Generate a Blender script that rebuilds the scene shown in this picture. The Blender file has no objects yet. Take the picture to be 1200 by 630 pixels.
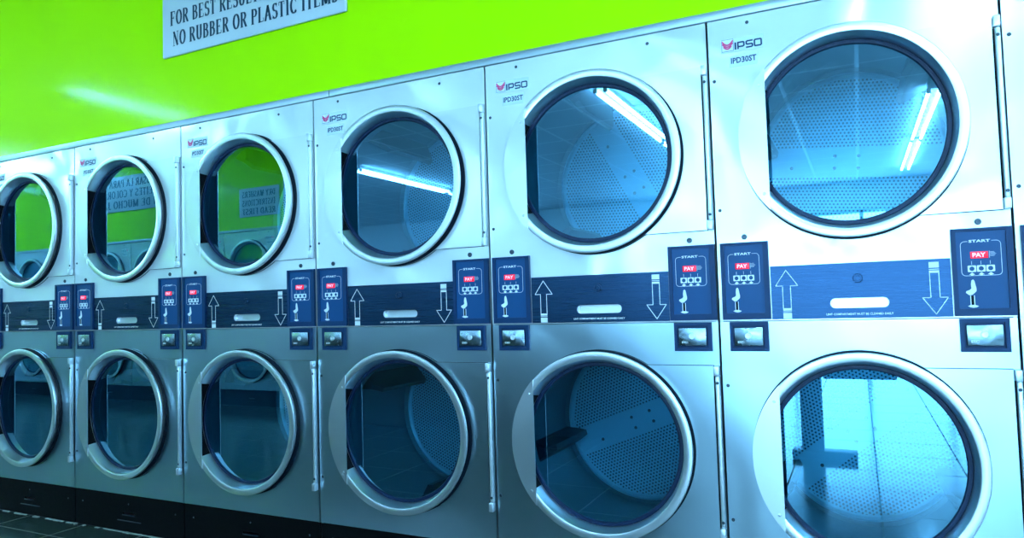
import bpy, bmesh, math, random
from mathutils import Vector, Matrix
from mathutils.geometry import tessellate_polygon
PI = math.pi
random.seed(4)
scene = bpy.context.scene
col = scene.collection

# ------------------------------------------------------------------ camera
CAM_POS = (3.6234, -2.2657, 1.0529)
YAW, PITCH, ROLL, FPX = -0.4559, 0.0471, -0.0302, 825.66
cy, sy, cp, sp, cr, sr = math.cos(YAW), math.sin(YAW), math.cos(PITCH), math.sin(PITCH), math.cos(ROLL), math.sin(ROLL)
F = Vector((sy*cp, cy*cp, sp)); rt = Vector((cy, -sy, 0)); up = rt.cross(F)
R = cr*rt + sr*up; U = -sr*rt + cr*up
cam_d = bpy.data.cameras.new('camera'); cam = bpy.data.objects.new('camera', cam_d); col.objects.link(cam)
m = Matrix((R, U, -F)).transposed().to_4x4(); m.translation = Vector(CAM_POS)
cam.matrix_world = m
cam_d.sensor_width = 36; cam_d.lens = FPX*36/1200; cam_d.clip_start = 0.02
scene.camera = cam

# ------------------------------------------------------------------ light and exposure
TUBE_STRENGTH = 39.0
LAMP = (.27, .64, 1)                    # the cool cast of the room's tubes and daylight
DAYLIGHT = 275.0
scene.view_settings.view_transform = 'Standard'
scene.view_settings.look = 'None'
scene.view_settings.gamma = 1
scene.view_settings.use_curve_mapping = False
scene.view_settings.exposure = 1.0
world = bpy.data.worlds.new('daylight'); scene.world = world; world.use_nodes = True
world.node_tree.nodes['Background'].inputs[0].default_value = (.27, .64, 1, 1)
world.node_tree.nodes['Background'].inputs[1].default_value = 1.5
CEIL = 3.0
XL, XR, YB = -9.0, 7.4, -11.5           # room: left, right and back
def area(name, loc, rot, sx, sy_, power, color):
    d = bpy.data.lights.new(name, 'AREA'); d.shape = 'RECTANGLE'; d.size = sx; d.size_y = sy_; d.energy = power; d.color = color
    o = bpy.data.objects.new(name, d); col.objects.link(o); o.location = loc; o.rotation_euler = rot; return o
area('storefront_daylight', (3.6, YB-0.25, 1.35), (PI/2, 0, 0), 7.0, 2.2, DAYLIGHT, LAMP)

# ------------------------------------------------------------------ materials
def new_mat(name):
    mt = bpy.data.materials.new(name); mt.use_nodes = True
    nt = mt.node_tree; b = nt.nodes['Principled BSDF']
    return mt, nt, b
def plain(name, color, rough=.5, metal=0., spec=.5, emit=None, es=0., coat=0., noise=0.):
    mt, nt, b = new_mat(name)
    b.inputs['Base Color'].default_value = (*color, 1); b.inputs['Roughness'].default_value = rough
    b.inputs['Metallic'].default_value = metal; b.inputs['Specular IOR Level'].default_value = spec
    b.inputs['Coat Weight'].default_value = coat; b.inputs['Coat Roughness'].default_value = .11
    if emit: b.inputs['Emission Color'].default_value = (*emit, 1); b.inputs['Emission Strength'].default_value = es
    if noise:
        N = nt.nodes; L = nt.links
        g = N.new('ShaderNodeNewGeometry'); n = N.new('ShaderNodeTexNoise'); n.inputs['Scale'].default_value = 60; n.inputs['Detail'].default_value = 4
        L.new(g.outputs['Position'], n.inputs['Vector'])
        r = N.new('ShaderNodeMapRange'); r.inputs['To Min'].default_value = max(.02, rough-noise); r.inputs['To Max'].default_value = rough+noise
        L.new(n.outputs['Fac'], r.inputs['Value']); L.new(r.outputs['Result'], b.inputs['Roughness'])
    return mt
def steel(name, color, rough, wave=.0, wscale=3., brush=.0, stretch=(1, 1, 60), metal=1.):
    """Sheet steel: slow dents and the fine lines of brushing, both in the normal."""
    mt, nt, b = new_mat(name); N = nt.nodes; L = nt.links
    b.inputs['Base Color'].default_value = (*color, 1); b.inputs['Metallic'].default_value = metal
    b.inputs['Roughness'].default_value = rough
    g = N.new('ShaderNodeNewGeometry')
    last = None
    if wave:
        n = N.new('ShaderNodeTexNoise'); n.inputs['Scale'].default_value = wscale; n.inputs['Detail'].default_value = 1.2; n.inputs['Distortion'].default_value = .8
        L.new(g.outputs['Position'], n.inputs['Vector'])
        bp = N.new('ShaderNodeBump'); bp.inputs['Strength'].default_value = 1; bp.inputs['Distance'].default_value = wave
        L.new(n.outputs['Fac'], bp.inputs['Height']); last = bp
    if brush:
        mp = N.new('ShaderNodeMapping'); mp.inputs['Scale'].default_value = stretch
        L.new(g.outputs['Position'], mp.inputs['Vector'])
        n = N.new('ShaderNodeTexNoise'); n.inputs['Scale'].default_value = 6; n.inputs['Detail'].default_value = 3
        L.new(mp.outputs['Vector'], n.inputs['Vector'])
        r = N.new('ShaderNodeMapRange'); r.inputs['To Min'].default_value = rough-brush; r.inputs['To Max'].default_value = rough+brush
        L.new(n.outputs['Fac'], r.inputs['Value']); L.new(r.outputs['Result'], b.inputs['Roughness'])
        bp = N.new('ShaderNodeBump'); bp.inputs['Strength'].default_value = .02; bp.inputs['Distance'].default_value = .0006
        L.new(n.outputs['Fac'], bp.inputs['Height'])
        if last: L.new(last.outputs['Normal'], bp.inputs['Normal'])
        last = bp
    if last: L.new(last.outputs['Normal'], b.inputs['Normal'])
    return mt

M = {}
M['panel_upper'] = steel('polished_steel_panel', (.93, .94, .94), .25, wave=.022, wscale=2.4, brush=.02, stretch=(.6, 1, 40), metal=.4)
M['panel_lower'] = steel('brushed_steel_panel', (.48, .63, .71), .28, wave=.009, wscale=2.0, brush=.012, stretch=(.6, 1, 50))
M['ring'] = steel('door_ring_steel', (.86, .88, .90), .36, brush=.04, stretch=(3, 3, 3))
M['door'] = steel('door_sheet_steel', (.92, .93, .93), .25, wave=.018, wscale=2.4, brush=.02, stretch=(.6, 1, 40), metal=.45)
M['hinge'] = plain('hinge_steel', (.86, .88, .90), .42, .85, noise=.05)
M['screw'] = plain('screw_steel', (.06, .08, .10), .35, .6, noise=.1)
M['navy'] = plain('navy_plastic', (.004, .032, .10), .42, 0, .25, noise=.06)
M['navy_face'] = plain('navy_membrane', (.006, .062, .18), .38, 0, .25, noise=.06)
M['strip'] = steel('dark_blue_brushed_metal', (.016, .05, .11), .28, brush=.04, stretch=(.5, 1, 60), metal=.8)
M['dark'] = plain('dark_gap', (.003, .004, .006), .8, 0, .15, noise=.1)
M['black'] = plain('black_kick_panel', (.002, .002, .0025), .6, 0, .10, noise=.08)
M['gap_shade'] = plain('gap_shade_black', (.002, .008, .018), .5, 0, .25)  # black that paints the shade in the gaps around the doors
M['rubber'] = plain('dark_gasket_rubber', (.003, .016, .05), .45, 0, .3, noise=.08)
M['white_ink'] = plain('white_ink', (.9, .92, .92), .5, noise=.05)
M['navy_ink'] = plain('navy_ink', (.01, .045, .12), .5, noise=.05)
M['pink_ink'] = plain('pink_ink', (1, .09, .28), .5, noise=.05)
M['sticker'] = plain('pale_blue_sticker', (.74, .82, .88), .35, noise=.05)
M['sticker_white'] = plain('white_sticker', (.85, .85, .88), .35, noise=.05)
M['display'] = plain('red_display', (.35, .0, .01), .3, emit=(1, .0, .03), es=.75, noise=.05)
M['display_text'] = plain('lit_segments', (1, .3, .4), .3, emit=(1, .28, .40), es=1.1, noise=.05)
M['coin_plate'] = steel('coin_box_steel', (.34, .44, .50), .26, wave=.004, wscale=14, brush=.05, stretch=(3, 3, 3))
M['duct'] = plain('galvanised_duct', (.16, .18, .19), .4, .5, noise=.08)
M['drum_plain'] = plain('drum_steel', (.19, .22, .24), .42, .5, noise=.07)
M['baffle'] = plain('lifter_steel', (.035, .045, .06), .4, .5, noise=.07)
M['cabinet'] = plain('cabinet_steel', (.5, .55, .58), .4, .9, noise=.06)
M['sign'] = plain('sign_white', (.66, .68, .70), .4, noise=.05)
M['sign_ink'] = plain('sign_ink', (.003, .035, .07), .5, noise=.05)

def perforated():
    """Drum sheet with round holes in a hexagonal pattern, except on three plain bands."""
    mt, nt, b = new_mat('perforated_drum_steel'); N = nt.nodes; L = nt.links
    tc = N.new('ShaderNodeTexCoord'); sx = N.new('ShaderNodeSeparateXYZ'); L.new(tc.outputs['Object'], sx.inputs[0])
    def M1(op, a, bb=None, c=None):
        n = N.new('ShaderNodeMath'); n.operation = op
        for i, v in enumerate((a, bb, c)):
            if v is None: continue
            if isinstance(v, (int, float)): n.inputs[i].default_value = v
            else: L.new(v, n.inputs[i])
        return n.outputs[0]
    px, pz = .0135, .0234
    def lat(ox, oz):
        u = M1('SUBTRACT', M1('FRACT', M1('ADD', M1('DIVIDE', sx.outputs[0], px), ox)), .5)
        w = M1('SUBTRACT', M1('FRACT', M1('ADD', M1('DIVIDE', sx.outputs[2], pz), oz)), .5)
        u = M1('MULTIPLY', u, px); w = M1('MULTIPLY', w, pz)
        return M1('SQRT', M1('ADD', M1('MULTIPLY', u, u), M1('MULTIPLY', w, w)))
    d = M1('MINIMUM', lat(0, 0), lat(.5, .5))
    hole = M1('LESS_THAN', d, .0036)
    zabs = M1('ABSOLUTE', sx.outputs[2])
    band = M1('GREATER_THAN', zabs, .055)
    rr = M1('SQRT', M1('ADD', M1('MULTIPLY', sx.outputs[0], sx.outputs[0]), M1('MULTIPLY', sx.outputs[2], sx.outputs[2])))
    edge = M1('LESS_THAN', rr, .30)
    fac = M1('MULTIPLY', M1('MULTIPLY', hole, band), edge)
    mx = N.new('ShaderNodeMix'); mx.data_type = 'RGBA'
    mx.inputs['A'].default_value = (.86, .88, .90, 1); mx.inputs['B'].default_value = (.01, .03, .06, 1)
    L.new(fac, mx.inputs['Factor']); L.new(mx.outputs['Result'], b.inputs['Base Color'])
    b.inputs['Metallic'].default_value = .5; b.inputs['Roughness'].default_value = .42
    return mt
M['perforated'] = perforated()

GLASS_F0 = .36
def door_glass():
    mt = bpy.data.materials.new('tinted_door_glass'); mt.use_nodes = True; nt = mt.node_tree; N = nt.nodes; L = nt.links
    N.clear(); out = N.new('ShaderNodeOutputMaterial'); mix = N.new('ShaderNodeMixShader'); tr = N.new('ShaderNodeBsdfTransparent'); gl = N.new('ShaderNodeBsdfGlossy')
    g = N.new('ShaderNodeNewGeometry'); dt = N.new('ShaderNodeVectorMath'); dt.operation = 'DOT_PRODUCT'
    L.new(g.outputs['Normal'], dt.inputs[0]); L.new(g.outputs['Incoming'], dt.inputs[1])
    def M1(op, a, bb=None):
        n = N.new('ShaderNodeMath'); n.operation = op; n.use_clamp = True
        for i, v in enumerate((a, bb)):
            if v is None: continue
            if isinstance(v, (int, float)): n.inputs[i].default_value = v
            else: L.new(v, n.inputs[i])
        return n.outputs[0]
    # Schlick's curve for coated glass, on the outer faces only
    c = M1('SUBTRACT', 1, M1('ABSOLUTE', dt.outputs['Value'])); f5 = M1('POWER', c, 5)
    fac = M1('ADD', GLASS_F0, M1('MULTIPLY', f5, 1-GLASS_F0))
    fac = M1('MULTIPLY', fac, M1('SUBTRACT', 1, g.outputs['Backfacing']))
    tr.inputs[0].default_value = (.56, .89, 1, 1); gl.inputs[0].default_value = (.36, .76, 1, 1); gl.inputs['Roughness'].default_value = .006
    L.new(fac, mix.inputs[0]); L.new(tr.outputs[0], mix.inputs[1]); L.new(gl.outputs[0], mix.inputs[2]); L.new(mix.outputs[0], out.inputs[0])
    return mt
M['glass'] = door_glass()

def tile_mat(name, tile, grout, sx_, sy_, ox, oy, lw, rough_t, rough_g, spec=.5, mott=0.):
    mt, nt, b = new_mat(name); N = nt.nodes; L = nt.links
    g = N.new('ShaderNodeNewGeometry'); s = N.new('ShaderNodeSeparateXYZ'); L.new(g.outputs['Position'], s.inputs[0])
    def M1(op, a, bb=None):
        n = N.new('ShaderNodeMath'); n.operation = op
        for i, v in enumerate((a, bb)):
            if v is None: continue
            if isinstance(v, (int, float)): n.inputs[i].default_value = v
            else: L.new(v, n.inputs[i])
        return n.outputs[0]
    def line(o, size, off):
        f = M1('FRACT', M1('DIVIDE', M1('SUBTRACT', o, off), size))
        f = M1('ABSOLUTE', M1('SUBTRACT', f, .5))
        return M1('GREATER_THAN', f, .5-lw/2/size)
    ln = M1('MAXIMUM', line(s.outputs[0], sx_, ox), line(s.outputs[1], sy_, oy))
    n = N.new('ShaderNodeTexNoise'); n.inputs['Scale'].default_value = 9; n.inputs['Detail'].default_value = 8; n.inputs['Roughness'].default_value = .7
    L.new(g.outputs['Position'], n.inputs['Vector'])
    c0 = N.new('ShaderNodeMix'); c0.data_type = 'RGBA'
    c0.inputs['A'].default_value = (*[v*(1-mott) for v in tile], 1); c0.inputs['B'].default_value = (*[min(1, v*(1+mott)) for v in tile], 1)
    L.new(n.outputs['Fac'], c0.inputs['Factor'])
    c1 = N.new('ShaderNodeMix'); c1.data_type = 'RGBA'; c1.inputs['B'].default_value = (*grout, 1)
    L.new(ln, c1.inputs['Factor']); L.new(c0.outputs['Result'], c1.inputs['A']); L.new(c1.outputs['Result'], b.inputs['Base Color'])
    r = N.new('ShaderNodeMapRange'); r.inputs['To Min'].default_value = rough_t; r.inputs['To Max'].default_value = rough_g
    L.new(ln, r.inputs['Value']); L.new(r.outputs['Result'], b.inputs['Roughness']); b.inputs['Specular IOR Level'].default_value = spec
    return mt
M['floor'] = tile_mat('glossy_floor_tile', (.030, .045, .036), (.10, .11, .09), .45, .45, .07, -.17, .008, .16, .8, .9, .55)
M['ceiling'] = tile_mat('ceiling_tile', (.70, .71, .71), (.95, .95, .95), .64, .64, .50, .1, .034, .8, .5, .3, .06)
M['green'] = plain('lime_green_gloss_paint', (.52, .93, .0), .5, 0, .03, coat=.15, noise=.03)
M['white_wall'] = plain('white_wall_paint', (.8, .8, .8), .6, noise=.05)
M['grey_dark'] = plain('dark_grey_laminate', (.05, .05, .05), .4, noise=.05)
M['trim'] = steel('trim_aluminium', (.62, .68, .72), .45, brush=.03, stretch=(1, 1, 30))
M['frame'] = plain('window_frame_aluminium', (.4, .5, .55), .35, 1, noise=.05)
M['tube'] = plain('fluorescent_tube', (.9, .95, 1), .4, emit=LAMP, es=TUBE_STRENGTH)
M['fixture'] = plain('fixture_white', (.85, .85, .85), .5, noise=.04)
M['caulk'] = plain('old_white_caulk', (.42, .42, .36), .8, noise=.05)

# ------------------------------------------------------------------ mesh builder (x right, y into the machine, z up)
class MB:
    def __init__(s): s.v = []; s.f = []
    def add(s, vs, fs):
        o = len(s.v); s.v += [tuple(p) for p in vs]; s.f += [tuple(i+o for i in f) for f in fs]
    def box(s, x0, x1, y0, y1, z0, z1, bev=0., seg=2):
        bm = bmesh.new(); bmesh.ops.create_cube(bm, size=1)
        for q in bm.verts: q.co = Vector(((x0+x1)/2+q.co.x*(x1-x0), (y0+y1)/2+q.co.y*(y1-y0), (z0+z1)/2+q.co.z*(z1-z0)))
        if bev: bmesh.ops.bevel(bm, geom=list(bm.edges), offset=min(bev, .45*min(x1-x0, y1-y0, z1-z0)), segments=seg, affect='EDGES', profile=.5)
        bm.verts.index_update(); s.add([q.co for q in bm.verts], [[q.index for q in f.verts] for f in bm.faces]); bm.free(); return s
    def prism(s, outer, holes, y0, y1):
        """Flat plate of outline `outer` with `holes` (x,z lists), from y0 (front) to y1."""
        loops = [outer]+list(holes); flat = [p for l in loops for p in l]
        tris = tessellate_polygon([[Vector((x, z, 0)) for x, z in l] for l in loops])
        n = len(flat); o = len(s.v)
        s.v += [(x, y0, z) for x, z in flat]+[(x, y1, z) for x, z in flat]
        for a, b, c in tris:
            (ax, az), (bx, bz), (cx, cz) = flat[a], flat[b], flat[c]
            if (bx-ax)*(cz-az)-(bz-az)*(cx-ax) < 0: b, c = c, b      # front faces look to -y
            s.f.append((o+a, o+b, o+c)); s.f.append((o+n+a, o+n+c, o+n+b))
        k = 0
        for li, l in enumerate(loops):
            ar = sum(l[i][0]*l[(i+1) % len(l)][1]-l[(i+1) % len(l)][0]*l[i][1] for i in range(len(l)))
            ccw = ar > 0
            if li: ccw = not ccw
            for i in range(len(l)):
                a, b = k+i, k+(i+1) % len(l)
                q = (o+a, o+n+a, o+n+b, o+b)
                s.f.append(q if ccw else q[::-1])
            k += len(l)
        return s
    def lathe(s, prof, cx=0, cz=0, seg=96, close=False):
        """profile of (r, y) turned about the y axis through (cx, cz)"""
        o = len(s.v); n = len(prof)
        for i in range(seg):
            a = 2*PI*i/seg
            s.v += [(cx+r*math.cos(a), y, cz+r*math.sin(a)) for r, y in prof]
        for i in range(seg):
            j = (i+1) % seg
            for k in range(n if close else n-1):
                k2 = (k+1) % n
                s.f.append((o+i*n+k, o+j*n+k, o+j*n+k2, o+i*n+k2))
        return s
    def rod(s, x, y, z0, z1, r, seg=16):
        o = len(s.v)
        for z in (z0, z1):
            s.v += [(x+r*math.cos(2*PI*i/seg), y+r*math.sin(2*PI*i/seg), z) for i in range(seg)]
        for i in range(seg): j = (i+1) % seg; s.f.append((o+i, o+j, o+seg+j, o+seg+i))
        s.f.append(tuple(o+i for i in range(seg))[::-1]); s.f.append(tuple(o+seg+i for i in range(seg))); return s
    def stroke(s, pts, y, w, thin=None, closed=False):
        """ribbon along (x,z) points; with `thin`, the width follows a broad nib held level"""
        P = list(pts)+([pts[0]] if closed else [])
        for i in range(len(P)-1):
            (x0, z0), (x1, z1) = P[i], P[i+1]; dx, dz = x1-x0, z1-z0; l = math.hypot(dx, dz) or 1e-9
            nx, nz = -dz/l, dx/l
            h = w/2 if thin is None else (thin+(w-thin)*abs(nx))/2
            e = h*.6 if thin is None else 0
            ex, ez = dx/l*e, dz/l*e
            s.add([(x0-ex-nx*h, y, z0-ez-nz*h), (x1+ex-nx*h, y, z1+ez-nz*h), (x1+ex+nx*h, y, z1+ez+nz*h), (x0-ex+nx*h, y, z0-ez+nz*h)], [(0, 1, 2, 3)])
        return s
    def poly(s, pts, y0, y1): return s.prism(pts, [], y0, y1)
    def build(s, name, mat, parent=None, sharp=35, loc=None):
        me = bpy.data.meshes.new(name); me.from_pydata(s.v, [], s.f); me.update()
        me.materials.append(mat)
        me.polygons.foreach_set('use_smooth', [True]*len(me.polygons))
        me.set_sharp_from_angle(angle=math.radians(sharp))
        o = bpy.data.objects.new(name, me); col.objects.link(o); o.parent = parent
        if loc: o.location = loc
        return o
def arc(cx, cz, r, a0, a1, n): return [(cx+r*math.cos(math.radians(a0+(a1-a0)*i/n)), cz+r*math.sin(math.radians(a0+(a1-a0)*i/n))) for i in range(n+1)]
def circ(cx, cz, r, n=96): return arc(cx, cz, r, 0, 360, n)[:-1]
def rrect(x0, x1, z0, z1, r, n=5): return arc(x1-r, z0+r, r, -90, 0, n)+arc(x1-r, z1-r, r, 0, 90, n)+arc(x0+r, z1-r, r, 90, 180, n)+arc(x0+r, z0+r, r, 180, 270, n)
def rect(x0, x1, z0, z1): return [(x0, z0), (x1, z0), (x1, z1), (x0, z1)]
def empty(name, loc=(0, 0, 0), rz=0.):
    o = bpy.data.objects.new(name, None); col.objects.link(o); o.location = loc; o.rotation_euler = (0, 0, rz); o.empty_display_size = .1; return o
def tag(o, label=None, cat=None, group=None, kind=None):
    for k, v in (('label', label), ('category', cat), ('group', group), ('kind', kind)):
        if v: o[k] = v
    return o
def struct(name, mb, mat, parent=None, sharp=35):
    o = mb.build(name, mat, parent, sharp)
    if parent is None: o['kind'] = 'structure'
    return o
def text_into(mb, body, x0, z0, width, height, y, bold=0.):
    """printed words from Blender's own font, fitted into a width and height, facing -y"""
    cu = bpy.data.curves.new('words', 'FONT'); cu.body = body; cu.resolution_u = 2; cu.offset = bold
    ob = bpy.data.objects.new('words', cu); col.objects.link(ob)
    dg = bpy.context.evaluated_depsgraph_get(); me = bpy.data.meshes.new_from_object(ob.evaluated_get(dg))
    xs = [q.co.x for q in me.vertices]; ys = [q.co.y for q in me.vertices]
    ax, bx, ay, by = min(xs), max(xs), min(ys), max(ys)
    vs = [(x0+(q.co.x-ax)/(bx-ax)*width, y, z0+(q.co.y-ay)/(by-ay)*height) for q in me.vertices]
    mb.add(vs, [tuple(p.vertices) for p in me.polygons])
    bpy.data.objects.remove(ob); bpy.data.curves.remove(cu); bpy.data.meshes.remove(me)
    return mb

# serif capitals drawn with a broad nib, unit height, (advance, strokes, serifs)
def E_(cx, cz, rx, rz, a0, a1, n=14): return [(cx+rx*math.cos(math.radians(a0+(a1-a0)*i/n)), cz+rz*math.sin(math.radians(a0+(a1-a0)*i/n))) for i in range(n+1)]
G = {
 'F': (.56, [[(.14, 0), (.14, 1)], [(.10, .97), (.50, .97)], [(.14, .52), (.40, .52)]], [(.14, 0, .14), (.14, 1, .10)], [(.50, .97, -.17), (.40, .52, -.09), (.40, .52, .09)]),
 'O': (.66, [E_(.33, .5, .25, .485, 0, 360, 28)], [], []),
 'Q': (.66, [E_(.33, .5, .25, .485, 0, 360, 28), [(.30, .2), (.55, -.15)]], [], []),
 'R': (.64, [[(.14, 0), (.14, 1)], [(.12, .97), (.30, .97)]+E_(.30, .74, .19, .23, 90, -90, 10)+[(.14, .51)], [(.32, .5), (.55, 0)]], [(.14, 0, .13), (.14, 1, .10), (.55, 0, .09)], []),
 'B': (.60, [[(.14, 0), (.14, 1)], [(.12, .97), (.28, .97)]+E_(.28, .755, .18, .215, 90, -90, 10)+[(.14, .54)], [(.14, .53), (.30, .53)]+E_(.30, .28, .20, .25, 90, -90, 10)+[(.12, .03)]], [(.14, 0, .08), (.14, 1, .08)], []),
 'E': (.58, [[(.14, 0), (.14, 1)], [(.10, .97), (.50, .97)], [(.14, .52), (.38, .52)], [(.10, .03), (.52, .03)]], [(.14, 0, .1), (.14, 1, .10)], [(.50, .97, -.17), (.52, .03, .19), (.38, .52, -.08), (.38, .52, .08)]),
 'S': (.50, [E_(.26, .74, .17, .235, 30, 262, 14)+E_(.25, .26, .19, .25, 84, -150, 14)], [], [(.41, .98, -.22), (.07, .02, .22)]),
 'T': (.58, [[(.29, 0), (.29, 1)], [(.05, .97), (.53, .97)]], [(.29, 0, .13)], [(.05, .97, -.2), (.53, .97, -.2)]),
 'U': (.64, [[(.14, 1), (.14, .28)]+E_(.32, .28, .18, .26, 180, 360, 12)+[(.50, 1)]], [(.14, 1, .12), (.50, 1, .10)], []),
 'L': (.54, [[(.14, 0), (.14, 1)], [(.10, .03), (.50, .03)]], [(.14, 0, .1), (.14, 1, .13)], [(.50, .03, .22)]),
 'N': (.66, [[(.13, 0), (.13, 1)], [(.13, 1), (.53, 0)], [(.53, 0), (.53, 1)]], [(.13, 0, .10), (.13, 1, .08), (.53, 1, .10)], []),
 'P': (.58, [[(.14, 0), (.14, 1)], [(.12, .97), (.30, .97)]+E_(.30, .73, .20, .24, 90, -90, 10)+[(.14, .49)]], [(.14, 0, .13), (.14, 1, .10)], []),
 'A': (.64, [[(.32, 1), (.08, 0)], [(.30, 1), (.55, 0)], [(.17, .33), (.46, .33)]], [(.08, 0, .09), (.55, 0, .10)], []),
 'C': (.60, [E_(.33, .5, .25, .485, 42, 318, 22)], [], [(.52, .97, -.26), (.52, .02, .2)]),
 'I': (.34, [[(.17, 0), (.17, 1)]], [(.17, 0, .13), (.17, 1, .13)], []),
 'M': (.80, [[(.12, 0), (.12, 1)], [(.12, 1), (.40, .05)], [(.40, .05), (.67, 1)], [(.67, 0), (.67, 1)]], [(.12, 0, .09), (.12, 1, .08), (.67, 0, .12), (.67, 1, .10)], []),
 'D': (.64, [[(.14, 0), (.14, 1)], [(.12, .97), (.26, .97)]+E_(.26, .5, .28, .47, 90, -90, 16)+[(.12, .03)]], [(.14, 0, .08), (.14, 1, .08)], []),
 'Y': (.62, [[(.10, 1), (.32, .48)], [(.54, 1), (.32, .48)], [(.32, .5), (.32, 0)]], [(.32, 0, .13), (.10, 1, .1), (.54, 1, .08)], []),
 'W': (.84, [[(.10, 1), (.28, 0)], [(.28, 0), (.42, .8)], [(.42, .9), (.60, 0)], [(.60, 0), (.75, 1)]], [(.10, 1, .1), (.75, 1, .09), (.42, 1, .08)], []),
 'H': (.66, [[(.14, 0), (.14, 1)], [(.52, 0), (.52, 1)], [(.14, .52), (.52, .52)]], [(.14, 0, .11), (.14, 1, .11), (.52, 0, .11), (.52, 1, .11)], []),
 'J': (.44, [[(.28, 1), (.28, .2)]+E_(.16, .2, .12, .2, 0, -150, 8)], [(.28, 1, .12)], []),
 'V': (.62, [[(.08, 1), (.32, 0)], [(.55, 1), (.32, 0)]], [(.08, 1, .1), (.55, 1, .09)], []),
 ' ': (.26, [], [], [])}
def serif_words(mb, body, x0, z0, width, h, y, gap=.07, face=-1):
    tot = sum(G[c][0]+gap for c in body)-gap; sx = width/tot
    x = 0; th, tn = .19, .06
    tmp = MB()
    for c in body:
        adv, strokes, serifs, ticks = G[c]
        for st in strokes:
            w = th if not (c in 'N' and st[0][0] == st[1][0]) else .06
            tmp.stroke([(x+a, b) for a, b in st], y, w, thin=tn)
        for a, b, hw in serifs: tmp.stroke([(x+a-hw, b if b < .5 else b-.0), (x+a+hw, b)], y, .04)
        for a, b, dz in ticks: tmp.stroke([(x+a, b), (x+a, b+dz)], y, .05)
        x += adv+gap
    k = width/tot
    mb.add([(x0+p[0]*k, p[1], z0+p[2]*h) for p in tmp.v], tmp.f)
    return mb

# ------------------------------------------------------------------ the room
Z_TRIM0, Z_TRIM1 = 1.9248, 1.9535
struct('floor', MB().box(XL, XR, YB, 1.2, -.05, 0), M['floor'])
struct('ceiling', MB().box(XL, XR, YB, 1.2, CEIL, CEIL+.05), M['ceiling'])
struct('wall_front', MB().box(XL, XR, 0, .10, Z_TRIM1, CEIL), M['green'])
struct('wall_front_left', MB().box(XL, -.81, .002, .10, 0, Z_TRIM1), M['white_wall'])
struct('wall_front_right', MB().box(4.83, XR, .002, .10, 0, Z_TRIM1), M['white_wall'])
struct('wall_left', MB().box(XL-.1, XL, YB, 1.2, 0, CEIL), M['white_wall'])
struct('wall_right', MB().box(XR, XR+.1, YB, 1.2, 0, CEIL), M['white_wall'])
struct('wall_service', MB().box(XL, XR, 1.2, 1.3, 0, CEIL), M['grey_dark'])
wb = MB().box(XL, .1, YB-.1, YB, 0, CEIL).box(.1, XR, YB-.1, YB, 2.5, CEIL).box(.1, XR, YB-.1, YB, 0, .2).box(7.0, XR, YB-.1, YB, .2, 2.5)
struct('wall_back', wb, M['white_wall'])
wf = MB()
for x in (.1, 1.3, 2.5, 3.7, 4.9, 6.0, 6.94): wf.box(x, x+.06, YB-.08, YB-.02, .2, 2.5)
wf.box(.1, 7.0, YB-.08, YB-.02, .2, .26).box(.1, 7.0, YB-.08, YB-.02, 2.44, 2.5)
struct('window_1', wf, M['frame'])
# partition block with the opposite row of dryers in front of it
struct('wall_opposite', MB().box(XL, -1.9, -3.44, -3.42, Z_TRIM1, CEIL), M['green'])
struct('wall_opposite_back', MB().box(XL, -1.9, -4.5, -3.441, Z_TRIM1, CEIL), M['white_wall'])
struct('wall_opposite_lower', MB().box(XL, -1.9, -4.5, -4.43, 0, Z_TRIM1).box(-1.98, -1.9, -4.43, -3.42, 0, Z_TRIM1), M['white_wall'])
# trim strips over the two rows
for n_, (x0, x1) in enumerate(((XL, 1.693), (1.697, XR))):
    struct('trim_%d' % (n_+1), MB().box(x0, x1, -.006, .03, Z_TRIM0, Z_TRIM1, .002), M['trim'])
struct('trim_3', MB().box(XL, -1.9, -3.45, -3.412, Z_TRIM0, Z_TRIM1, .002), M['trim'])
# caulk line along the foot of the row
ck = MB()
x = -.8
while x < 4.8:
    l = random.uniform(.01, .07)
    if random.random() < .72: ck.box(x, x+l, -.004-random.uniform(0, .008), .003, 0, random.uniform(.001, .004))
    x += l
struct('trim_4', ck, M['caulk'])
# low dark block added to darken the lower door glasses, standing in for washers
struct('wall_island_standin', MB().box(-1.2, 2.75, -3.7, -2.85, 0, 1.05, .01), M['grey_dark'])

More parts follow.
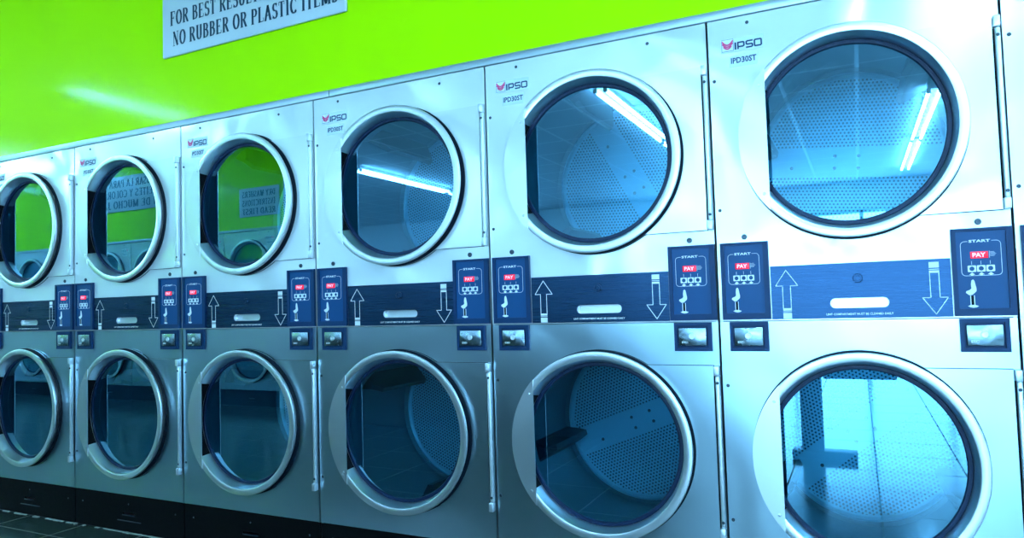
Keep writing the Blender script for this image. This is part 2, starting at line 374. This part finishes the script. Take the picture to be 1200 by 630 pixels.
# ------------------------------------------------------------------ the stacked dryer
PANEL_X0, PANEL_X1 = .0035, .7965
CXD, CZU, CZL, RD = .402, 1.519, .572, .309
def door(root, cz, zt, zb, lower):
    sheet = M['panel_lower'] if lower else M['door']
    a = math.degrees(math.asin((zt-cz)/.312)); b_ = math.degrees(math.asin((cz-zb)/.312))
    outline = [(.778, zb), (.778, zt)]+arc(CXD, cz, .312, a, 360-b_, 80)
    d = MB().prism(outline, [circ(CXD, cz, .284)], -.012, -.001).build('door', sheet, root)
    prof = [(.290, -.011), (.291, -.030), (.300, -.0365), (.3080, -.0372), (.3095, -.0395), (.3095, -.0440), (.3080, -.0462), (.3050, -.0470), (.2860, -.0470), (.2835, -.0458), (.2820, -.043), (.2725, -.006), (.2715, .002), (.275, .002), (.285, -.008)]
    MB().lathe(prof, CXD, cz, 128, close=True).build('door_ring', M['ring'], d)
    MB().lathe([(.2720, .0005), (.2705, -.0035), (.2640, -.0045), (.2600, -.0040), (.2575, .001), (.2580, .005), (.2700, .006)], CXD, cz, 128, close=True).build('gasket', M['rubber'], d)
    MB().prism(circ(CXD, cz, .2590, 128), [], .0025, .0045).build('door_glass', M['glass'], d)
    MB().prism([(.7795, zb-.0016), (.7795, zt+.0016)]+arc(CXD, cz, .3135, a, 360-b_, 80), [circ(CXD, cz, .290)], -.0028, -.0004).lathe([(.294, -.0126), (.3128, -.0126), (.3132, -.0136), (.3128, -.0155), (.294, -.0155)], CXD, cz, 128, close=True).build('ring_gap_shade', M['gap_shade'], d)  # black strip and ring painting the shadow line around door sheet and ring
    # handle plate: the segment of the ring left of the chord
    xc = .178; th = math.degrees(math.acos((CXD-xc)/.3095))
    seg = arc(CXD, cz, .3095, 180-th, 180+th, 30)
    hp = MB().prism(seg, [], -.0500, -.0474)
    hp.build('handle_plate', M['ring'] if lower else M['door'], d)
    ln = MB().prism([(x_+.0015 if x_ < xc-.001 else x_-.001, z_) for x_, z_ in arc(CXD, cz, .3075, 180-th+1, 180+th-1, 30)], [], -.0473, -.0455)  # black sheet and curved face in the cavity behind the plate
    o_ = len(ln.v); na = 30; a0 = 180-th+9; a1 = 180+th-9
    for i in range(na+1):
        t = math.radians(a0+(a1-a0)*i/na)
        for r_, y_ in ((.2812, -.0456), (.2712, -.0050)): ln.v.append((CXD+r_*math.cos(t), y_, cz+r_*math.sin(t)))
    for i in range(na): ln.f.append((o_+2*i, o_+2*i+1, o_+2*i+3, o_+2*i+2))
    ln.build('handle_cavity_black', M['dark'], d)
    for z in (cz-.165, cz+.165):
        MB().lathe([(.0005, -.0525), (.003, -.0522), (.0042, -.051), (.0044, -.0499)], xc-.016, z, 14).build('rivet', M['hinge'], d)
    # hinge: end blocks, rod, screws
    hg = MB().box(.7805, .7965, -.026, -.002, zt-.030, zt, .002).box(.7805, .7965, -.026, -.002, zb, zb+.030, .002)
    hg.box(.7835, .7965, -.020, -.002, zb+.030, zt-.030, .004, 3)
    h = hg.build('hinge', M['hinge'], d)
    MB().box(.7785, .7832, -.006, -.0005, zb+.030, zt-.030).build('hinge_gap', M['dark'], d)
    for z in (zb+.048, zt-.052):
        screw(.790, z, -.020, .0045).build('screw', M['screw'], d)
    return d
def screw(x, z, y, r):
    mb = MB().lathe([(r*.25, y-.0008), (r*.35, y-.0024), (r*.75, y-.0022), (r, y-.0008), (r*1.05, y+.0005)], x, z, 16)
    mb.lathe([(.0001, y-.0008), (r*.25, y-.0008)], x, z, 8); return mb
def copyobj(o, parent):
    c = o.copy(); col.objects.link(c); c.parent = parent
    for ch in o.children: copyobj(ch, c)
    return c
def copy_tree(o): return copyobj(o, None)

def make_dryer():
    root = empty('stacked_dryer')
    cb = MB()
    cb.box(.004, .012, .004, 1.0, 0.0, 1.922).box(.788, .796, .004, 1.0, 0.0, 1.922).box(.012, .788, .99, 1.0, .0, 1.922)
    cb.box(.012, .788, .02, .99, 1.914, 1.922).box(.012, .788, .02, .99, .0, .02).box(.012, .788, .02, .99, 1.04, 1.05)
    cb.build('cabinet', M['cabinet'], root)
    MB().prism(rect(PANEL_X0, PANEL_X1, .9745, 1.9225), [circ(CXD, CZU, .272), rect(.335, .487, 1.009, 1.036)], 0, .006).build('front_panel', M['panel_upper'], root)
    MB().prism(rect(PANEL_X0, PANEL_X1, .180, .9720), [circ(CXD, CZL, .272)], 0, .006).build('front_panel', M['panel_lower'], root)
    kb = MB().prism(rect(PANEL_X0, PANEL_X1, .004, .177), [rrect(.365, .455, .082, .094, .005)], .003, .010)
    kp = kb.build('kick_panel', M['black'], root)
    MB().box(.365, .455, -.001, .004, .080, .084, .001).box(.33, .50, -.001, .004, .052, .056, .001).build('kick_panel_lip', M['screw'], kp)
    for x, z in ((.06, .12), (.41, .135), (.74, .12)): screw(x, z, .003, .004).build('screw', M['screw'], root)
    door(root, CZU, 1.781, 1.261, False)
    door(root, CZL, .836, .310, True)
    # panel screws
    for x, z in ((.128, 1.900), (.608, 1.893), (.018, 1.730), (.018, 1.320), (.019, .775), (.017, .365)):
        screw(x, z, -.0003, .0052).build('screw', M['screw'], root)
    # locks over the control panels
    for x in (.090, .719):
        MB().lathe([(.0085, 0), (.0085, -.003), (.0070, -.0042), (.0045, -.0042), (.0040, -.0025), (.0001, -.0025)], x, 1.2325, 20).build('lock', M['screw'], root)
    # lint compartment door
    lp = MB().prism(rect(.1635, .6475, .9775, 1.1375), [rrect(.331, .489, 1.007, 1.036, .0145, 8)], -.004, -.0005).build('lint_door', M['strip'], root)
    tr = MB().prism(rrect(.322, .498, .998, 1.045, .02, 8), [], .018, .020)
    tr.prism(rrect(.322, .498, .998, 1.045, .02, 8), [rrect(.331, .489, 1.007, 1.036, .0145, 8)], -.0005, .0185)
    tr.build('recessed_handle', M['ring'], lp)
    MB().lathe([(.0135, -.004), (.0135, -.008), (.0115, -.010), (.0080, -.010), (.0070, -.0075), (.0001, -.0075)], .409, 1.092, 24).build('lock', M['strip'], lp)
    y = -.0045
    au = MB()
    au.stroke([(.209, 1.124), (.177, 1.077), (.1975, 1.077), (.1975, 1.009), (.2205, 1.009), (.2205, 1.077), (.242, 1.077)], y, .0022, closed=True)
    au.poly(rect(.1965, .2215, .979, .996), y, y-.0002); au.poly(rect(.1965, .2215, .999, .9995+.0015), y, y-.0002); au.poly(rect(.1965, .2215, 1.003, 1.0085), y, y-.0002)
    au.build('arrow', M['white_ink'], lp)
    ad = MB()
    ad.stroke([(.606, .985), (.574, 1.031), (.5945, 1.031), (.5945, 1.100), (.6175, 1.100), (.6175, 1.031), (.638, 1.031)], y, .0022, closed=True)
    ad.poly(rect(.5935, .6185, 1.113, 1.129), y, y-.0002); ad.poly(rect(.5935, .6185, 1.108, 1.110), y, y-.0002); ad.poly(rect(.5935, .6185, 1.100, 1.1055), y, y-.0002)
    ad.build('arrow', M['white_ink'], lp)
    text_into(MB(), 'LINT COMPARTMENT MUST BE CLEANED DAILY', .319, .9865, .180, .0062, y, bold=.02).build('lettering', M['white_ink'], lp)
    # control panels, right then left
    for dx in (0, -.636):
        cpn = MB().prism(rect(.6505+dx, .7965+dx, .9785, 1.2155), [rrect(.662+dx, .7805+dx, .998, 1.2085, .003)], -.012, -.0005).build('control_panel', M['navy'], root)
        MB().prism(rect(.660+dx, .7825+dx, .996, 1.2105), [], -.0065, -.002).build('faceplate', M['navy_face'], cpn)
        y = -.0068
        ol = MB()
        o1 = rrect(.673+dx, .768+dx, 1.087, 1.180, .010)
        left = [p for p in o1]
        # frame is open where the word stands
        pts = [(.747+dx, 1.180)]+arc(.758+dx, 1.170, .010, 90, 0, 4)+arc(.758+dx, 1.097, .010, 0, -90, 4)+arc(.683+dx, 1.097, .010, -90, -180, 4)+arc(.683+dx, 1.170, .010, 180, 90, 4)+[(.690+dx, 1.180)]
        ol.stroke(pts, y, .0011)
        text_into(ol, 'START', .693+dx, 1.1765, .051, .0075, y, bold=.03)
        # coupled marks: card slot symbol, arrows and leader lines
        for k in range(5): ol.stroke([(.742+dx, 1.139+k*.0027), (.756+dx-.002*abs(k-2), 1.139+k*.0027)], y, .0007)
        ol.stroke([(.7405+dx, 1.134), (.7405+dx, 1.152)], y, .0009)
        for k in range(3):
            bx = .6975+dx+k*.0220
            ol.poly([(bx-.0075, 1.0895), (bx-.003, 1.0895), (bx-.003, 1.0865), (bx+.003, 1.0865), (bx+.003, 1.0895), (bx+.0075, 1.0895), (bx, 1.0955)], y, y-.0002)
            ol.stroke([(bx, 1.117), (bx, 1.126)], y, .0009)
        ol.build('printed_frame', M['white_ink'], cpn)
        for k in range(3):
            bx = .6975+dx+k*.0220
            MB().prism(rrect(bx-.0100, bx+.0100, 1.0970, 1.1145, .002, 3), [circ(bx, 1.1058, .0062, 16)], -.0085, -.0062).build('button', M['white_ink'], cpn)
            # coin-price glyph inside each button
        dp = MB().box(.6955+dx, .7375+dx, -.0078, -.0064, 1.1335, 1.1515, .0006).build('display', M['display'], cpn)
        text_into(MB(), 'PAY', .7005+dx, 1.1365, .031, .012, -.0081, bold=.03).build('display_digits', M['display_text'], dp)
        # hand dropping a coin into the slot
        hd = MB()
        hd.poly([(.6945+dx, 1.074), (.6985+dx, 1.077), (.7015+dx, 1.073), (.7055+dx, 1.052), (.7050+dx, 1.045), (.7000+dx, 1.040), (.6950+dx, 1.0355), (.6880+dx, 1.0345), (.6800+dx, 1.041), (.6810+dx, 1.0455), (.6900+dx, 1.049), (.6935+dx, 1.053), (.6930+dx, 1.064)], y, y-.0003)
        hd.poly(rect(.6895+dx, .6915+dx, 1.007, 1.034), y, y-.0003); hd.poly(rect(.6985+dx, .7005+dx, 1.007, 1.034), y, y-.0003)
        hd.poly([(.683+dx, 1.005), (.689+dx, 1.008), (.701+dx, 1.008), (.709+dx, 1.0045), (.703+dx, 1.0015), (.696+dx, 1.0005), (.689+dx, 1.002)], y, y-.0003)
        hd.build('coin_symbol', M['white_ink'], cpn)
        MB().box(.6918+dx, .6982+dx, -.0072, -.0060, 1.009, 1.033).build('coin_slot', M['dark'], cpn)
    # coin boxes, right then left
    for dx in (0, -.627):
        fx = MB().prism(rect(.6605+dx, .7775+dx, .8815, .9715), [rect(.6700+dx, .7665+dx, .8925, .9605)], -.010, -.0005)
        fx.prism(rect(.6690+dx, .7675+dx, .8915, .9615), [], -.0022, -.001)
        cf = fx.build('coin_box', M['navy'], root)
        pl = MB().box(.6750+dx, .7615+dx, -.0140, -.0020, .8985, .9545, .0025, 2).build('coin_drawer', M['coin_plate'], cf)
        MB().lathe([(.0095, -.0139), (.0095, -.0165), (.0080, -.018), (.0050, -.018), (.0040, -.0155), (.0001, -.0155)], .717+dx, .9285, 22).build('lock', M['hinge'], cf)
        text_into(MB(), 'ESD', .6850+dx, .9065, .020, .0065, -.0143, bold=.02).build('lettering', M['white_ink'], cf)
    # badge and model sticker
    bd = MB().prism(rect(.0440, .1755, 1.8145, 1.8560), [], -.0008, -.0001).build('brand_badge', M['sticker'], root)
    MB().prism(rect(.0460, .0835, 1.8180, 1.8560), [rect(.0472, .0823, 1.8192, 1.8548)], -.0012, -.0009).build('emblem_border', M['navy_ink'], bd)
    MB().prism(rect(.0472, .0823, 1.8192, 1.8548), [], -.0011, -.0009).build('emblem_ground', M['sticker_white'], bd)
    wg = MB(); ex, ez = .0648, 1.8375
    for sgn in (-1, 1):
        for z_, ln, rise in ((.0005, .0155, .0120), (-.0055, .0150, .0105), (-.0115, .0110, .0075)):
            pts = [(ex+sgn*(.0006+ln*t), ez+z_+rise*(.15*t+.85*t*t)) for t in (0, .2, .4, .6, .8, 1)]
            wg.stroke(pts, -.0014, .0047)
    wg.build('emblem', M['pink_ink'], bd)
    lt = MB(); z0, z1, w = 1.8215, 1.8410, .0058; yy = -.0013
    lt.stroke([(.0895, z0), (.0895, z1)], yy, w)
    lt.stroke([(.0975, z0), (.0975, z1), (.1130, z1), (.1160, z1-.002), (.1160, z0+.008), (.1130, z0+.006), (.0975, z0+.006)], yy, w*.85)
    lt.stroke([(.1420, z1), (.1260, z1), (.1235, z1-.002), (.1235, z0+.011), (.1260, z0+.0092), (.1395, z0+.0092), (.1420, z0+.0075), (.1420, z0+.0020), (.1395, z0), (.1235, z0)], yy, w*.85)
    lt.stroke([(.1510, z0), (.1665, z0), (.1690, z0+.002), (.1690, z1-.002), (.1665, z1), (.1510, z1), (.1485, z1-.002), (.1485, z0+.002)], yy, w*.85, closed=True)
    lt.build('brand_lettering', M['navy_ink'], bd)
    ms = MB().prism(rect(.0700, .1560, 1.7660, 1.8020), [], -.0008, -.0001).build('model_sticker', M['sticker'], root)
    text_into(MB(), 'IPD30ST', .0735, 1.7765, .0790, .0190, -.0010, bold=.03).build('model_lettering', M['navy_ink'], ms)
    # drums
    for cz, kz in ((CZU, 0), (CZL, 1)):
        o = MB().lathe([(.272, .006), (.272, .062), (.335, .070), (.336, .51), (.322, .524)], 0, 0, 96)
        dr = o.build('drum', M['drum_plain'], root, loc=(CXD, 0, cz))
        MB().lathe([(.323, .524), (.314, .516), (.306, .524), (.16, .526), (.0005, .526)], 0, 0, 96).build('drum_back', M['perforated'], dr)
        for k in range(3):
            a = math.radians(53+120*k); ca, sa = math.cos(a), math.sin(a)
            prof = [(-.040, .335), (-.022, .280), (-.010, .252), (.010, .252), (.022, .280), (.040, .335)]
            bf = MB(); vs = []
            for yy_, sc_ in ((.15, .60), (.19, 1), (.515, 1)):
                for t, r in prof:
                    rr = .335-(.335-r)*sc_
                    vs.append((rr*ca-t*sa, yy_, rr*sa+t*ca))
            n = len(prof); fs = []
            for j in range(2):
                for i in range(n-1): fs.append((j*n+i, j*n+i+1, (j+1)*n+i+1, (j+1)*n+i))
            fs.append(tuple(range(n))); bf.add(vs, fs); bf.build('lifter', M['baffle'], dr)
        bl = MB()
        for x, z in ((-.05, .022), (.03, .022), (-.05, -.022), (.03, -.022), (.20, .02), (-.20, -.02)):
            bl.lathe([(.0001, .5205), (.005, .5210), (.0065, .525)], x, z, 12)
        bl.build('bolts', M['screw'], dr)
    return root

proto = make_dryer()
SEAM = [0, 1.0, 2.0076, 3.0301, 4.0347, 5.0]
xs = [-.8]+[s*.8 for s in SEAM]; ws = [.8]+[(SEAM[i+1]-SEAM[i])*.8 for i in range(5)]+[.8]
LABELS = ['stacked steel dryer cut off by the left edge of the photo, farthest of the row',
 'second stacked dryer from the left, large serif notice reflected in its upper glass',
 'third stacked dryer from the left, small sign on lime reflected in its upper glass',
 'stacked steel dryer in the middle, one slanting light tube reflected across its upper glass',
 'stacked steel dryer with a dark lifter bar showing inside its lower drum',
 'largest and nearest whole stacked dryer, pale tiled floor reflected in its lower glass',
 'narrow edge of a stacked steel dryer cut off by the right side of the photo']
U_ROT = [72, 74, 70, 76, -62, -5, 30]; L_ROT = [95, 100, 95, 97, 22, 38, 0]
GRP = 'stainless steel stacked dryers in the front row'
row = []
for i in range(7):
    o = proto if i == 0 else copy_tree(proto)
    o.location = (xs[i], 0, 0); o.scale = (ws[i]/.8, 1, 1)
    drums = [c for c in o.children if c.name.startswith('drum')]
    drums.sort(key=lambda c: -c.location.z)
    drums[0].rotation_euler = (0, -math.radians(U_ROT[i]), 0); drums[1].rotation_euler = (0, -math.radians(L_ROT[i]), 0)
    tag(o, LABELS[i], 'dryer', GRP); row.append(o)
for i in range(8):
    o = copy_tree(proto)
    o.location = (-1.985-.8*i, -3.43, 0); o.rotation_euler = (0, 0, PI)
    tag(o, 'stacked steel dryer of the opposite row, seen only as a reflection in the door glasses', 'dryer', 'stacked dryers of the opposite row')

# ------------------------------------------------------------------ notices
sg = MB().box(.695, 1.800, -.014, -.0005, 2.262, 2.72, .011, 3).build('wall_sign', M['sign'])
tag(sg, 'pale blue-white notice with dark serif lettering screwed to the lime green wall above the dryers', 'sign')
w = MB(); y = -.0146
serif_words(w, 'NO RUBBER OR PLASTIC ITEMS', .768, 2.310, .990, .067, y)
serif_words(w, 'FOR BEST RESULTS CLEAN LINT', .752, 2.410, 1.000, .067, y)
serif_words(w, 'DRYERS ONLY', .90, 2.525, .69, .105, y)
w.build('lettering', M['sign_ink'], sg)
def opposite_sign(x0, x1, z0, z1, lines, label):
    o = empty('wall_sign', ((x0+x1)/2, -3.4195, z0), PI)
    W_ = x1-x0; H = z1-z0
    bd = MB().box(-W_/2, W_/2, -.014, -.0005, 0, H, .011, 3).build('sign_board', M['sign'], o)
    w = MB(); n = len(lines); lh = H/(n+.35)
    for i, t in enumerate(lines): serif_words(w, t, -W_/2+.05, H-lh*(i+1)-.02+lh*.12, W_-.1, lh*.68, -.0146)
    w.build('lettering', M['sign_ink'], o)
    tag(o, label, 'sign')
opposite_sign(-2.52, -1.93, 2.08, 2.40, ['DRY WASHERS', 'INSTRUCTIONS', 'READ FIRST'], 'small pale notice on the opposite lime wall, reflected in the third dryer glass')
opposite_sign(-5.2, -3.75, 2.32, 2.76, ['NO USAR LA PARA FAVOR', 'ACEITES Y COLORANTES', 'NI DE MUCHO JABON'], 'wide pale notice on the opposite lime wall, reflected in the second dryer glass')

# ------------------------------------------------------------------ ceiling lights: bare double tubes
def light(x, y0, L_):
    o = empty('ceiling_light', (x, y0, CEIL))
    MB().box(-.055, .055, -L_+.01, -.01, -.045, -.0005, .006).build('housing', M['fixture'], o)
    for s in (-1, 1):
        t = MB()
        n = 14; r = .016; ox = s*.048; oz = -.068
        vs = []
        for yy in (-.03, -L_+.03): vs += [(ox+r*math.cos(2*PI*i/n), yy, oz+r*math.sin(2*PI*i/n)) for i in range(n)]
        t.add(vs, [(i, n+i, n+(i+1) % n, (i+1) % n) for i in range(n)]+[tuple(range(n)), tuple(range(2*n-1, n-1, -1))])
        t.build('tube', M['tube'], o)
        for yy in (-.03, -L_+.03): MB().box(ox-.018, ox+.018, yy-.012, yy+.012, -.088, -.044, .003).build('socket', M['fixture'], o)
    return o
li = 0
for x, ys in ((4.36, (-5.4, -7.85)), (1.62, (-3.7, -6.15, -8.6)), (-2.5, (-5.45, -7.9)), (4.36, (-1.6,)), (5.9, (-.6, -3.1)), (7.0, (-5.4, -8.0)), (-2.2, (-1.3,)), (-5.2, (-.9,)), (-7.4, (-.9,)), (-7.9, (-4.9, -7.4))):  # farthest left fixtures are unseen, added to brighten the ceiling and opposite row
    for yy in ys:
        tag(light(x, yy, 2.4 if yy != -1.3 else 1.3), 'double fluorescent tube fixture on the ceiling, some seen as bright lines in door glasses, some added for brightness', 'ceiling light', 'fluorescent ceiling fixtures')

# dark pedestal table just behind the photographer, mirrored in the nearest lower glass
tb = empty('folding_table', (3.55, -2.95, 0))
tag(tb, 'dark pedestal table reflected as a silhouette in the nearest lower door glass', 'table')
MB().box(-.22, .32, -.3, .3, .70, .73, .008).build('tabletop', M['grey_dark'], tb)
MB().box(-.16, .26, -.24, .24, .50, .70, .004).build('apron', M['grey_dark'], tb)
MB().box(-.30, -.17, .22, .30, .05, .70, .004).build('pedestal', M['grey_dark'], tb)
MB().box(-.36, .02, .20, .32, 0, .05, .008).build('foot', M['grey_dark'], tb)
